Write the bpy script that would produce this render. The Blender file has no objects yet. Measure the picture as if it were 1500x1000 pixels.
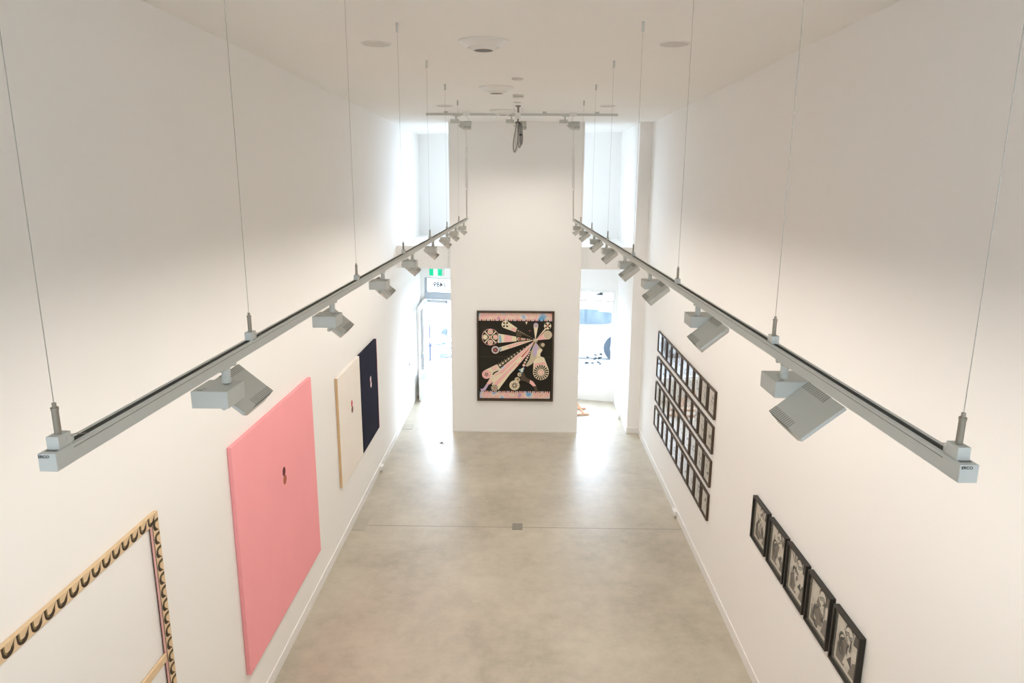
import bpy, bmesh, math, random
from mathutils import Vector, Matrix
sc = bpy.context.scene
COL = sc.collection
PI = math.pi

# ------------------------------------------------------------------ materials
def srgb(r, g, b):
    f = lambda c: (c / 255 / 12.92) if c / 255 <= .04045 else ((c / 255 + .055) / 1.055) ** 2.4
    return (f(r), f(g), f(b), 1)

def mat(name, col, rough=.6, metal=0., spec=.5, var=0., scale=8., bump=0., bscale=60., coat=0., emit=None, estr=0.):
    """principled material; var mixes a noise-driven tone variation of the colour, bump a fine surface relief"""
    m = bpy.data.materials.new(name); m.use_nodes = True
    nt = m.node_tree; b = nt.nodes['Principled BSDF']
    b.inputs['Base Color'].default_value = col
    b.inputs['Roughness'].default_value = rough
    b.inputs['Metallic'].default_value = metal
    b.inputs['Specular IOR Level'].default_value = spec
    b.inputs['Coat Weight'].default_value = coat
    tc = nt.nodes.new('ShaderNodeTexCoord')
    n = nt.nodes.new('ShaderNodeTexNoise'); n.inputs['Scale'].default_value = scale; n.inputs['Detail'].default_value = 4
    nt.links.new(tc.outputs['Object'], n.inputs['Vector'])
    if var >= 0:
        mx = nt.nodes.new('ShaderNodeMix'); mx.data_type = 'RGBA'
        mx.inputs['A'].default_value = tuple(c * (1 - var) for c in col[:3]) + (1,)
        mx.inputs['B'].default_value = tuple(min(1, c * (1 + var)) for c in col[:3]) + (1,)
        nt.links.new(n.outputs['Fac'], mx.inputs['Factor'])
        nt.links.new(mx.outputs['Result'], b.inputs['Base Color'])
    if bump:
        n2 = nt.nodes.new('ShaderNodeTexNoise'); n2.inputs['Scale'].default_value = bscale
        nt.links.new(tc.outputs['Object'], n2.inputs['Vector'])
        bp = nt.nodes.new('ShaderNodeBump'); bp.inputs['Strength'].default_value = bump; bp.inputs['Distance'].default_value = .002
        nt.links.new(n2.outputs['Fac'], bp.inputs['Height']); nt.links.new(bp.outputs['Normal'], b.inputs['Normal'])
    if emit:
        b.inputs['Emission Color'].default_value = emit; b.inputs['Emission Strength'].default_value = estr
    return m

M = {}
M['wall'] = mat('white_wall_paint', (.885, .872, .85, 1), .75, spec=.2, var=.012, scale=1.3, bump=.05, bscale=120)
M['ceil'] = mat('ceiling_paint', (.90, .885, .855, 1), .8, spec=.15, var=.015, scale=1.1)
M['trimw'] = mat('white_gloss_trim', (.84, .83, .81, 1), .45, var=.01)
M['track'] = mat('silver_grey_powder_coat', (.60, .61, .57, 1), .5, metal=.0, var=.03, scale=40)
M['dark'] = mat('dark_groove', (.17, .17, .155, 1), .6)
M['slot'] = mat('vent_slot', (.27, .27, .245, 1), .6)
M['steel'] = mat('brushed_steel', (.32, .285, .23, 1), .4, metal=.5, var=.05, scale=60)
M['wire'] = mat('steel_wire', (.40, .38, .34, 1), .45, metal=.4)
M['lens'] = mat('lamp_lens', (.9, .86, .78, 1), .4, emit=(1, .86, .7, 1), estr=2.)
M['black'] = mat('black_ink', (.012, .012, .012, 1), .6)
M['pink'] = mat('pink_canvas', srgb(252, 170, 175), .85, spec=.1, var=.05, scale=1.6, bump=.15, bscale=400)
M['cream'] = mat('cream_canvas', srgb(240, 233, 224), .85, spec=.1, var=.03, scale=2, bump=.15, bscale=400)
M['navy'] = mat('navy_canvas', srgb(38, 38, 54), .9, spec=.1, var=.10, scale=30, bump=.15, bscale=400)
M['rawedge'] = mat('raw_canvas_edge', srgb(214, 182, 140), .8, var=.06)
M['seedbrown'] = mat('seed_brown_paint', srgb(110, 40, 38), .7, var=.2, scale=60)
M['seedorange'] = mat('seed_orange_paint', srgb(176, 92, 66), .7, var=.2, scale=60)
M['red'] = mat('red_paint', srgb(205, 60, 72), .7, var=.08)
M['palepink'] = mat('pale_pink_paint', srgb(238, 214, 220), .7, var=.08, scale=50)
M['wood'] = mat('raw_pine', srgb(222, 194, 156), .6, var=.10, scale=14)
M['brownpaint'] = mat('dark_brown_paint', srgb(58, 42, 26), .7, var=.15, scale=60)
M['olive'] = mat('olive_paint', srgb(128, 112, 72), .7, var=.12, scale=60)
M['framebrown'] = mat('dark_stained_frame', srgb(76, 60, 44), .5, var=.15, scale=20)
M['frameblack'] = mat('black_frame', srgb(40, 36, 30), .5, var=.12, scale=20)
M['paper'] = mat('print_paper', srgb(238, 228, 214), .8, var=.03)
M['ink'] = mat('print_black', srgb(44, 38, 34), .8, var=.1)
M['grey'] = mat('print_grey', srgb(122, 110, 100), .8, var=.08)
M['lgrey'] = mat('print_light_grey', srgb(226, 215, 202), .8, var=.04)
M['artblack'] = mat('art_black_ground', srgb(44, 40, 30), .9, var=.08, scale=30)
M['acream'] = mat('art_cream', srgb(236, 222, 192), .8, var=.04)
M['apink'] = mat('art_pink', srgb(240, 186, 180), .8, var=.06)
M['alilac'] = mat('art_lilac', srgb(196, 176, 206), .8, var=.06)
M['ablue'] = mat('art_blue', srgb(136, 186, 208), .8, var=.06)
M['abrown'] = mat('art_brown', srgb(88, 74, 58), .8, var=.1)
M['abeige'] = mat('art_beige', srgb(204, 190, 160), .8, var=.06)
M['ared'] = mat('art_red', srgb(206, 104, 96), .8, var=.08)
M['plastic'] = mat('white_plastic', (.80, .79, .76, 1), .4, var=.01)
M['offwhite'] = mat('diffuser_white', (.80, .78, .74, 1), .3, var=.01)
M['speaker'] = mat('speaker_mesh', (.66, .64, .60, 1), .7, var=.03, scale=200)
M['aperture'] = mat('grey_grille', (.20, .19, .17, 1), .7, var=.1, scale=80)
M['cable'] = mat('grey_cable', (.30, .30, .28, 1), .5, var=.1, scale=40)
M['palecable'] = mat('pale_cable', (.66, .64, .60, 1), .5, var=.05)
M['doorpaint'] = mat('pale_blue_grey_door_paint', (.52, .57, .62, 1), .35, var=.02)
M['kick'] = mat('brushed_kick_plate', (.26, .34, .43, 1), .35, metal=.3, var=.05, scale=20)
M['gasket'] = mat('dark_gasket', (.10, .15, .22, 1), .5)
M['alu'] = mat('aluminium', (.55, .58, .60, 1), .35, metal=.5, var=.03)
M['green'] = mat('exit_green', srgb(0, 178, 128), .5, emit=srgb(0, 200, 150), estr=.45)
M['exitwhite'] = mat('exit_white', (.9, .9, .9, 1), .5, emit=(1, 1, 1, 1), estr=.8)
M['letter'] = mat('grey_vinyl', (.02, .022, .03, 1), .6)
M['decal'] = mat('pale_blue_vinyl', (.07, .095, .12, 1), .6)
M['paving'] = mat('street_paving', (.15, .148, .145, 1), .85, var=.06, scale=3)
M['asphalt'] = mat('pale_asphalt', (.14, .14, .14, 1), .9, var=.06, scale=5)
M['carwhite'] = mat('white_car_paint', (.34, .345, .35, 1), .3, coat=.3, var=.0)
M['carglass'] = mat('tinted_car_glass', (.064, .088, .106, 1), .08, spec=.5, var=.4, scale=3)
M['pillarblue'] = mat('car_pillar_trim', (.030, .05, .065, 1), .4)
M['tyre'] = mat('tyre_rubber', (.026, .038, .05, 1), .8, var=.1)
M['rim'] = mat('wheel_rim', (.45, .48, .5, 1), .3, metal=.6, var=.05)
M['chairblue'] = mat('blue_grey_chair_plastic', (.03, .05, .075, 1), .5, var=.05)
M['tablewhite'] = mat('white_table_laminate', (.28, .29, .30, 1), .4, var=.02)
M['postdark'] = mat('dark_metal_post', (.05, .06, .09, 1), .5, var=.1)
M['copperwood'] = mat('orange_brown_timber', srgb(224, 178, 148), .5, var=.12, scale=18)
M['leaf'] = mat('dry_leaf', (.16, .13, .10, 1), .8, var=.25, scale=30)
M['floorbox'] = mat('floor_box_steel', (.28, .26, .22, 1), .5, metal=.3, var=.05, scale=30)

def concrete():
    m = bpy.data.materials.new('polished_concrete'); m.use_nodes = True
    nt = m.node_tree; N = nt.nodes; L = nt.links; b = N['Principled BSDF']
    tc = N.new('ShaderNodeTexCoord')
    n1 = N.new('ShaderNodeTexNoise'); n1.inputs['Scale'].default_value = .9; n1.inputs['Detail'].default_value = 7; n1.inputs['Roughness'].default_value = .62
    n2 = N.new('ShaderNodeTexNoise'); n2.inputs['Scale'].default_value = 5.; n2.inputs['Detail'].default_value = 8; n2.inputs['Roughness'].default_value = .7
    for n in (n1, n2): L.new(tc.outputs['Object'], n.inputs['Vector'])
    mx = N.new('ShaderNodeMix'); mx.data_type = 'FLOAT'; mx.inputs['Factor'].default_value = .42
    L.new(n1.outputs['Fac'], mx.inputs['A']); L.new(n2.outputs['Fac'], mx.inputs['B'])
    r = N.new('ShaderNodeValToRGB'); e = r.color_ramp.elements
    e[0].position = .34; e[0].color = (.362, .322, .250, 1)
    e[1].position = .66; e[1].color = (.560, .507, .408, 1)
    k = e.new(.5); k.color = (.472, .422, .337, 1)
    L.new(mx.outputs['Result'], r.inputs['Fac'])
    n3 = N.new('ShaderNodeTexNoise'); n3.inputs['Scale'].default_value = 2.6; n3.inputs['Detail'].default_value = 9; n3.inputs['Roughness'].default_value = .75; n3.inputs['Distortion'].default_value = .6
    L.new(tc.outputs['Object'], n3.inputs['Vector'])
    st = N.new('ShaderNodeMapRange'); st.inputs['From Min'].default_value = .60; st.inputs['From Max'].default_value = .74; st.inputs['To Max'].default_value = .45
    L.new(n3.outputs['Fac'], st.inputs['Value'])
    ms = N.new('ShaderNodeMix'); ms.data_type = 'RGBA'; ms.inputs['B'].default_value = (.27, .24, .19, 1)
    L.new(st.outputs['Result'], ms.inputs['Factor']); L.new(r.outputs['Color'], ms.inputs['A'])
    # the sawn joint across the slab
    sep = N.new('ShaderNodeSeparateXYZ'); L.new(tc.outputs['Object'], sep.inputs[0])
    a = N.new('ShaderNodeMath'); a.operation = 'SUBTRACT'; a.inputs[1].default_value = 8.90; L.new(sep.outputs['Y'], a.inputs[0])
    ab = N.new('ShaderNodeMath'); ab.operation = 'ABSOLUTE'; L.new(a.outputs[0], ab.inputs[0])
    lt = N.new('ShaderNodeMath'); lt.operation = 'LESS_THAN'; lt.inputs[1].default_value = .011; L.new(ab.outputs[0], lt.inputs[0])
    mj = N.new('ShaderNodeMix'); mj.data_type = 'RGBA'; mj.inputs['B'].default_value = (.31, .27, .215, 1)
    L.new(lt.outputs[0], mj.inputs['Factor']); L.new(ms.outputs['Result'], mj.inputs['A'])
    L.new(mj.outputs['Result'], b.inputs['Base Color'])
    mr = N.new('ShaderNodeMapRange'); mr.inputs['To Min'].default_value = .30; mr.inputs['To Max'].default_value = .46
    L.new(n2.outputs['Fac'], mr.inputs['Value']); L.new(mr.outputs['Result'], b.inputs['Roughness'])
    b.inputs['Specular IOR Level'].default_value = .5
    return m
M['concrete'] = concrete()

def pane_mat(name, tint=(1, 1, 1, 1)):
    m = bpy.data.materials.new(name); m.use_nodes = True
    nt = m.node_tree; N = nt.nodes; L = nt.links
    N.remove(N['Principled BSDF']); out = N['Material Output']
    t = N.new('ShaderNodeBsdfTransparent'); t.inputs['Color'].default_value = tint
    g = N.new('ShaderNodeBsdfGlossy'); g.inputs['Roughness'].default_value = .02
    ge = N.new('ShaderNodeNewGeometry'); dt = N.new('ShaderNodeVectorMath'); dt.operation = 'DOT_PRODUCT'
    L.new(ge.outputs['Incoming'], dt.inputs[0]); L.new(ge.outputs['Normal'], dt.inputs[1])
    def mth(op, a, b):
        k = N.new('ShaderNodeMath'); k.operation = op
        for i, v in enumerate((a, b)):
            if isinstance(v, (int, float)): k.inputs[i].default_value = v
            elif v is not None: L.new(v, k.inputs[i])
        return k.outputs[0]
    c = mth('SUBTRACT', 1., mth('ABSOLUTE', dt.outputs['Value'], None))
    f = mth('ADD', mth('MULTIPLY', mth('POWER', c, 5.), .96), .04)
    mx = N.new('ShaderNodeMixShader')
    L.new(f, mx.inputs[0]); L.new(t.outputs[0], mx.inputs[1]); L.new(g.outputs[0], mx.inputs[2])
    L.new(mx.outputs[0], out.inputs['Surface'])
    return m
M['pane'] = pane_mat('clear_pane', (.97, .98, .98, 1))

def tie_dye():
    m = bpy.data.materials.new('dyed_cloth'); m.use_nodes = True
    nt = m.node_tree; N = nt.nodes; L = nt.links; b = N['Principled BSDF']; b.inputs['Roughness'].default_value = .85
    tc = N.new('ShaderNodeTexCoord')
    n = N.new('ShaderNodeTexNoise'); n.inputs['Scale'].default_value = 5.; n.inputs['Detail'].default_value = 1.5
    L.new(tc.outputs['Object'], n.inputs['Vector'])
    r = N.new('ShaderNodeValToRGB'); e = r.color_ramp.elements
    e[0].position = .34; e[0].color = srgb(116, 176, 212)
    e[1].position = .70; e[1].color = srgb(190, 170, 208)
    for p, c in ((.40, srgb(222, 210, 222)), (.44, srgb(238, 220, 190)), (.52, srgb(240, 188, 186)), (.60, srgb(238, 216, 194)), (.67, srgb(240, 160, 150))):
        k = e.new(p); k.color = c
    L.new(n.outputs['Fac'], r.inputs['Fac']); L.new(r.outputs['Color'], b.inputs['Base Color'])
    return m
M['dye'] = tie_dye()

# ------------------------------------------------------------------ mesh building
class MB:
    def __init__(self): self.bm = bmesh.new(); self.mi = 0
    def face(self, pts, mi=None):
        f = self.bm.faces.new([self.bm.verts.new(p) for p in pts]); f.material_index = self.mi if mi is None else mi
        return f
    def hexa(self, b, t, mi=None):
        """b, t: bottom and top rings of equal length"""
        n = len(b); mi = self.mi if mi is None else mi
        vb = [self.bm.verts.new(p) for p in b]; vt = [self.bm.verts.new(p) for p in t]
        fs = [self.bm.faces.new(vb[::-1]), self.bm.faces.new(vt)]
        for i in range(n):
            j = (i + 1) % n
            fs.append(self.bm.faces.new((vb[i], vb[j], vt[j], vt[i])))
        for f in fs: f.material_index = mi
        return self
    def box(self, lo, hi, mi=None, mx=None):
        x0, y0, z0 = lo; x1, y1, z1 = hi
        b = [(x0, y0, z0), (x1, y0, z0), (x1, y1, z0), (x0, y1, z0)]; t = [(p[0], p[1], z1) for p in b]
        if mx: b = [mx @ Vector(p) for p in b]; t = [mx @ Vector(p) for p in t]
        return self.hexa(b, t, mi)
    def prism(self, poly, z0, z1, mi=None):
        return self.hexa([(p[0], p[1], z0) for p in poly], [(p[0], p[1], z1) for p in poly], mi)
    def cyl(self, p0, p1, r0, r1=None, n=16, mi=None):
        p0 = Vector(p0); p1 = Vector(p1); r1 = r0 if r1 is None else r1
        d = (p1 - p0).normalized(); u = d.orthogonal().normalized(); v = d.cross(u)
        ring = lambda c, r: [c + (u * math.cos(2 * PI * k / n) + v * math.sin(2 * PI * k / n)) * r for k in range(n)]
        return self.hexa(ring(p0, r0), ring(p1, r1), mi)
    def lathe(self, prof, n=32, c=(0, 0, 0), mi=None):
        mi = self.mi if mi is None else mi
        rings = [[self.bm.verts.new((c[0] + r * math.cos(2 * PI * k / n), c[1] + r * math.sin(2 * PI * k / n), c[2] + z)) for k in range(n)] for r, z in prof]
        for a, b in zip(rings, rings[1:]):
            for k in range(n):
                f = self.bm.faces.new((a[k], a[(k + 1) % n], b[(k + 1) % n], b[k])); f.material_index = mi; f.smooth = True
        for r in (rings[0], rings[-1]):
            f = self.bm.faces.new(r); f.material_index = mi
        return self
    def tube(self, path, r, n=8, mi=None, closed=False):
        mi = self.mi if mi is None else mi
        P = [Vector(p) for p in path]; rings = []; u = None; m = len(P)
        for i, p in enumerate(P):
            if closed: d = (P[(i + 1) % m] - P[i - 1]).normalized()
            else: d = (P[min(i + 1, m - 1)] - P[max(i - 1, 0)]).normalized()
            u = d.orthogonal().normalized() if u is None else (u - d * u.dot(d)).normalized()
            v = d.cross(u)
            rings.append([self.bm.verts.new(p + (u * math.cos(2 * PI * k / n) + v * math.sin(2 * PI * k / n)) * r) for k in range(n)])
        pairs = list(zip(rings, rings[1:])) + ([(rings[-1], rings[0])] if closed else [])
        for a, b in pairs:
            for k in range(n):
                f = self.bm.faces.new((a[k], a[(k + 1) % n], b[(k + 1) % n], b[k])); f.material_index = mi; f.smooth = True
        if not closed:
            for r_ in (rings[0], rings[-1]): self.bm.faces.new(r_).material_index = mi
        return self
    def mesh(self, name, mats, fix=True):
        if fix: bmesh.ops.recalc_face_normals(self.bm, faces=self.bm.faces)
        me = bpy.data.meshes.new(name); self.bm.to_mesh(me); self.bm.free()
        for m in (mats if isinstance(mats, (list, tuple)) else [mats]): me.materials.append(M[m] if isinstance(m, str) else m)
        return me
    def build(self, name, mats, parent=None, bevel=0, fix=True):
        o = bpy.data.objects.new(name, self.mesh(name, mats, fix)); COL.objects.link(o)
        if parent: o.parent = parent
        if bevel:
            md = o.modifiers.new('edge', 'BEVEL'); md.width = bevel; md.segments = 2; md.limit_method = 'ANGLE'
        return o

def tag(o, label, cat, group=None):
    o['label'] = label; o['category'] = cat
    if group: o['group'] = group
    return o
def thing(name, label, cat, mw=None, group=None):
    o = bpy.data.objects.new(name, None); COL.objects.link(o); o.empty_display_size = .05
    if mw is not None: o.matrix_world = mw
    return tag(o, label, cat, group)
def struct(o): o['kind'] = 'structure'; return o
def copy_tree(o, parent=None):
    c = o.copy(); COL.objects.link(c)
    if parent: c.parent = parent; c.matrix_parent_inverse = o.matrix_parent_inverse.copy()
    for ch in list(o.children): copy_tree(ch, c)
    return c
def basis(o, u, v, n):
    m = Matrix.Identity(4)
    for i, a in enumerate((u, v, n)):
        for k in range(3): m[k][i] = a[k]
    for k in range(3): m[k][3] = o[k]
    return m
def onleft(y, z): return basis((XL, y, z), (0, 1, 0), (0, 0, 1), (1, 0, 0))
def onright(y, z): return basis((XR, y, z), (0, -1, 0), (0, 0, 1), (-1, 0, 0))
def onend(x, z): return basis((x, YP, z), (1, 0, 0), (0, 0, 1), (0, -1, 0))

# ------------------------------------------------------------------ the room (metres; camera stands over the origin)
XL, XR, XP, YP, ZC = -2.363, 2.255, 2.03, 12.747, 5.76
Y0 = -4.5
fy = lambda x, d=0.: 15.232 - .245 * x + d          # street front at ground level
uy = lambda x, d=0.: 15.522 - .21 * x + d           # street front at upper level
def fac(mb, f, x0, x1, z0, z1, d0, d1, mi=0):
    mb.prism([(x0, f(x0, d0)), (x1, f(x1, d0)), (x1, f(x1, d1)), (x0, f(x0, d1))], z0, z1, mi)

mb = MB(); mb.prism([(XL - .02, Y0), (XR + .02, Y0), (XR + .02, fy(XR, .05)), (XL - .02, fy(XL, .05))], -.12, 0)
struct(mb.build('floor', 'concrete'))
mb = MB(); mb.prism([(XL - .3, Y0 - .3), (XR + .3, Y0 - .3), (XR + .3, 16.4), (XL - .3, 16.4)], ZC, ZC + .2)
struct(mb.build('ceiling', 'ceil'))
mb = MB(); mb.prism([(XL - .25, Y0 - .3), (XL, Y0 - .3), (XL, uy(XL, .3)), (XL - .25, uy(XL, .3))], -.12, ZC)
struct(mb.build('wall_left', 'wall'))
mb = MB(); mb.prism([(XR, Y0 - .3), (XR + .25, Y0 - .3), (XR + .25, YP), (XR, YP)], -.12, ZC)
mb.prism([(XP, YP), (XR + .25, YP), (XR + .25, uy(XP, .3)), (XP, uy(XP, .3))], -.12, ZC)
struct(mb.build('wall_right', 'wall'))
mb = MB(); mb.box((-1.347, YP, 0), (1.065, YP + .30, ZC))
struct(mb.build('wall_center', 'wall'))
# mezzanine behind and below the camera, with an unseen rear window added for daylight
mb = MB(); mb.box((XL, Y0, 2.78), (XR, -.15, 3.05)); struct(mb.build('floor_mezzanine', 'wall'))
mb = MB()
mb.box((XL, Y0 - .25, -.12), (XR, Y0, 4.0)); mb.box((XL, Y0 - .25, 5.55), (XR, Y0, ZC))
mb.box((XL, Y0 - .25, 4.0), (-.8, Y0, 5.55)); mb.box((.8, Y0 - .25, 4.0), (XR, Y0, 5.55))
struct(mb.build('wall_rear', 'wall'))
# slab between ground and upper front
mb = MB(); mb.prism([(XL, 12.96), (XP, 12.96), (XP, uy(XP, .02)), (XL, uy(XL, .02))], 3.145, 3.555)
struct(mb.build('ceiling_porch', 'wall'))
# street front, ground level: door bay, pier, shop window
DX0, DX1, WX0, WX1 = -2.27, -1.18, -.10, 1.99
mb = MB()
fac(mb, fy, XL, DX0, 0, 3.145, 0, .25)
fac(mb, fy, DX0, DX1, 2.60, 3.145, 0, .25)
fac(mb, fy, DX1, WX0, 0, 3.145, 0, .25)
fac(mb, fy, WX0, WX1, 0, .455, 0, .25)
fac(mb, fy, WX0, WX1, 2.50, 3.145, 0, .25)
fac(mb, fy, WX1, XP, 0, 3.145, 0, .25)
# upper level, window bay behind the centre wall
UX0, UX1 = -1.00, .70
fac(mb, uy, XL, UX0, 3.50, ZC, 0, .25)
fac(mb, uy, UX1, XP, 3.50, ZC, 0, .25)
fac(mb, uy, UX0, UX1, 3.50, 3.75, 0, .25)
fac(mb, uy, UX0, UX1, 5.66, ZC, 0, .25)
struct(mb.build('wall_front', 'wall'))

def fac_box(mb, f, x0, x1, z0, z1, d0, d1, mi=0): fac(mb, f, x0, x1, z0, z1, d0, d1, mi)
# window_1: shop window
mb = MB()
fac(mb, fy, WX0, WX1, 2.42, 2.50, .06, .14); fac(mb, fy, WX0, WX1, .455, .49, .06, .14)
fac(mb, fy, WX0, WX0 + .05, .49, 2.42, .06, .14); fac(mb, fy, WX1 - .05, WX1, .49, 2.42, .06, .14)
fac(mb, fy, WX0 + .05, WX1 - .05, 2.215, 2.25, .08, .12)
w1 = struct(mb.build('window_1', 'trimw'))
mb = MB(); fac(mb, fy, WX0 + .05, WX1 - .05, .49, 2.42, .098, .104); mb.build('pane', 'pane', w1)
# window_2: fanlight over the door with the street number
mb = MB()
fac(mb, fy, DX0, DX1, 2.10, 2.25, .03, .13); fac(mb, fy, DX0, DX0 + .05, 2.25, 2.60, .05, .12)
fac(mb, fy, DX1 - .05, DX1, 2.25, 2.60, .05, .12); fac(mb, fy, DX0 + .05, DX1 - .05, 2.575, 2.60, .05, .12)
w2 = struct(mb.build('window_2', 'doorpaint'))
mb = MB(); fac(mb, fy, DX0 + .05, DX1 - .05, 2.25, 2.575, .08, .086); mb.build('pane', 'pane', w2)
mb = MB(); fac(mb, fy, DX0 + .045, DX1 - .05, 2.25, 2.262, .04, .078); fac(mb, fy, DX0 + .045, DX0 + .058, 2.262, 2.575, .04, .078); mb.build('gasket', 'gasket', w2)
# window_3: upper front window, window_4: unseen mezzanine rear window added for cool daylight
mb = MB()
fac(mb, uy, UX0, UX1, 3.75, 3.80, .06, .14); fac(mb, uy, UX0, UX1, 5.61, 5.66, .06, .14)
for x in (UX0, -.175, UX1 - .05): fac(mb, uy, x, x + .05, 3.80, 5.61, .06, .14)
w3 = struct(mb.build('window_3', 'trimw'))
mb = MB(); fac(mb, uy, UX0 + .05, UX1 - .05, 3.80, 5.61, .098, .104); mb.build('pane', 'pane', w3)
mb = MB()
for a, b in (((-.8, 4.0), (.8, 4.06)), ((-.8, 5.49), (.8, 5.55)), ((-.8, 4.06), (-.74, 5.49)), ((.74, 4.06), (.8, 5.49)), ((-.03, 4.06), (.03, 5.49))):
    mb.box((a[0], Y0 - .16, a[1]), (b[0], Y0 - .09, b[1]))
w4 = struct(mb.build('window_4', 'trimw'))
mb = MB(); mb.box((-.74, Y0 - .13, 4.06), (.74, Y0 - .124, 5.49)); mb.build('pane', 'pane', w4)
# skirtings
mb = MB(); mb.box((XL, Y0, 0), (XL + .012, 12.85, .12)); struct(mb.build('baseboard_left', 'trimw', bevel=.003))
mb = MB(); mb.box((XR - .012, Y0, 0), (XR, YP - .012, .12)); struct(mb.build('baseboard_right', 'trimw', bevel=.003))
mb = MB(); mb.box((XP - .0, YP - .012, 0), (XR, YP, .12)); mb.box((XP - .012, YP - .012, 0), (XP, fy(XP), .12))
struct(mb.build('baseboard_pier', 'trimw', bevel=.003))
mb = MB(); mb.box((-1.347, YP - .010, 0), (1.065, YP, .03)); struct(mb.build('baseboard_center', 'trimw'))
# threshold
mb = MB(); fac(mb, fy, DX0, DX1, 0, .012, .02, .25); fac(mb, fy, DX0, DX1, -.12, .0, .05, .45)
struct(mb.build('door_sill', 'alu'))

# ------------------------------------------------------------------ street door, standing open
door = bpy.data.objects.new('door_1', None); COL.objects.link(door); struct(door)
H0 = Vector((-2.295, fy(-2.295) + .02, 0)); H1 = Vector((-2.268, 14.62, 0))
dl = (H1 - H0).length; du = (H1 - H0) / dl; dn = Vector((0, 0, 1)).cross(du)   # du from hinge to leading edge, dn towards the room
door.matrix_world = basis(H0, du, Vector((0, 0, 1)), du.cross(Vector((0, 0, 1))))
if (door.matrix_world.to_3x3() @ Vector((0, 0, 1))).x < 0: sg = -1
else: sg = 1
D = lambda n0, n1: tuple(sorted((n0 * sg, n1 * sg)))
def dbox(mb, u0, u1, z0, z1, n0, n1, mi=0):
    a, b = D(n0, n1); mb.box((u0, z0, a), (u1, z1, b), mi)
mb = MB(); t0, t1 = 0, .045
dbox(mb, 0, .62, .02, 2.10, t0, t1); dbox(mb, dl - .13, dl, .02, 2.10, t0, t1)
dbox(mb, .62, dl - .13, 2.00, 2.10, t0, t1); dbox(mb, .62, dl - .13, .02, .58, t0, t1)
mb.build('leaf_frame', 'trimw', door)
mb = MB(); dbox(mb, .62, dl - .13, .58, 2.0, .019, .025); mb.build('pane', 'pane', door)
mb = MB(); dbox(mb, .585, .625, .575, 2.02, .044, .05); mb.build('gasket', 'gasket', door)
mb = MB(); dbox(mb, .05, dl - .03, .03, .54, .045, .049); mb.build('kick_plate', 'kick', door)
mb = MB(); dbox(mb, dl - .085, dl - .045, .96, 1.16, .045, .053)
c = (dl - .065, 1.07, .053 * sg); mb.cyl(c, (c[0], c[1], .10 * sg), .010); mb.cyl((c[0] + .01, c[1], .095 * sg), (c[0] - .13, c[1], .095 * sg), .010)
mb.cyl((dl - .01, 1.07, 0), (dl + .03, 1.07, 0), .008)
mb.build('handle', 'alu', door)
cl = MB(); fac(cl, fy, -2.22, -1.73, 2.035, 2.095, -.06, 0); cl.build('door_closer', 'alu')
o = bpy.data.objects['door_closer']; tag(o, 'slim grey door closer box fixed over the open street door', 'door closer')
mb = MB(); fac(mb, fy, -1.755, -1.728, 2.04, 2.09, -.063, -.0605); mb.build('end_cap', 'gasket', o)
mb = MB(); mb.box((-2.20, 15.14, 2.098), (-2.16, 15.72, 2.112)); mb.build('arm', 'alu', o)

# ------------------------------------------------------------------ text helper
def text_mesh(s, size, extr, off=0.):
    cu = bpy.data.curves.new('lettering', 'FONT'); cu.body = s; cu.size = size; cu.extrude = extr
    cu.offset = off; cu.align_x = 'CENTER'; cu.align_y = 'CENTER'
    tmp = bpy.data.objects.new('lettering_tmp', cu); COL.objects.link(tmp)
    dg = bpy.context.evaluated_depsgraph_get(); me = bpy.data.meshes.new_from_object(tmp.evaluated_get(dg))
    bpy.data.objects.remove(tmp); return me
me = text_mesh('1489', .155, .001, .0035); me.materials.clear(); me.materials.append(M['letter'])
o = bpy.data.objects.new('lettering', me); COL.objects.link(o)
cx = -1.915; fn = Vector((.245, 1, 0)).normalized(); fu = Vector((-1, .245, 0)).normalized()
o.matrix_world = basis((cx, fy(cx, .09), 2.43), fu, (0, 0, 1), fn)   # reads from the street, so mirrored from inside
o.parent = w2

# exit sign over the door
fuI = Vector((1, -.245, 0)).normalized(); fnI = Vector((-.245, -1, 0)).normalized()
ex = thing('exit_sign', 'green and white lit exit sign above the street door', 'exit sign', basis((-1.975, fy(-1.975), 2.735), fuI, (0, 0, 1), fnI))
mb = MB(); mb.box((-.165, -.085, 0), (.195, .085, .05)); mb.build('housing', 'plastic', ex, bevel=.004)
mb = MB(); mb.box((-.15, -.075, .05), (.155, .075, .056)); mb.build('green_face', 'green', ex)
mb = MB(); mb.box((-.048, -.07, .056), (.048, .07, .058)); mb.build('white_panel', 'exitwhite', ex)
mb = MB()
mb.cyl((.0, .042, .058), (.0, .042, .0585), .011, n=12)
for pts in (((-.012, .028), (.010, .030), (.006, -.008), (-.010, -.006)), ((.004, -.004), (.020, -.030), (.030, -.028), (.012, .004)),
            ((-.008, -.004), (-.020, -.032), (-.034, -.044), (-.028, -.034), (-.014, .0)), ((.008, .028), (.028, .012), (.024, .006), (.004, .016))):
    mb.face([(p[0] * .8, p[1] * .9, .0588) for p in pts])
mb.build('running_figure', 'green', ex)

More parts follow.
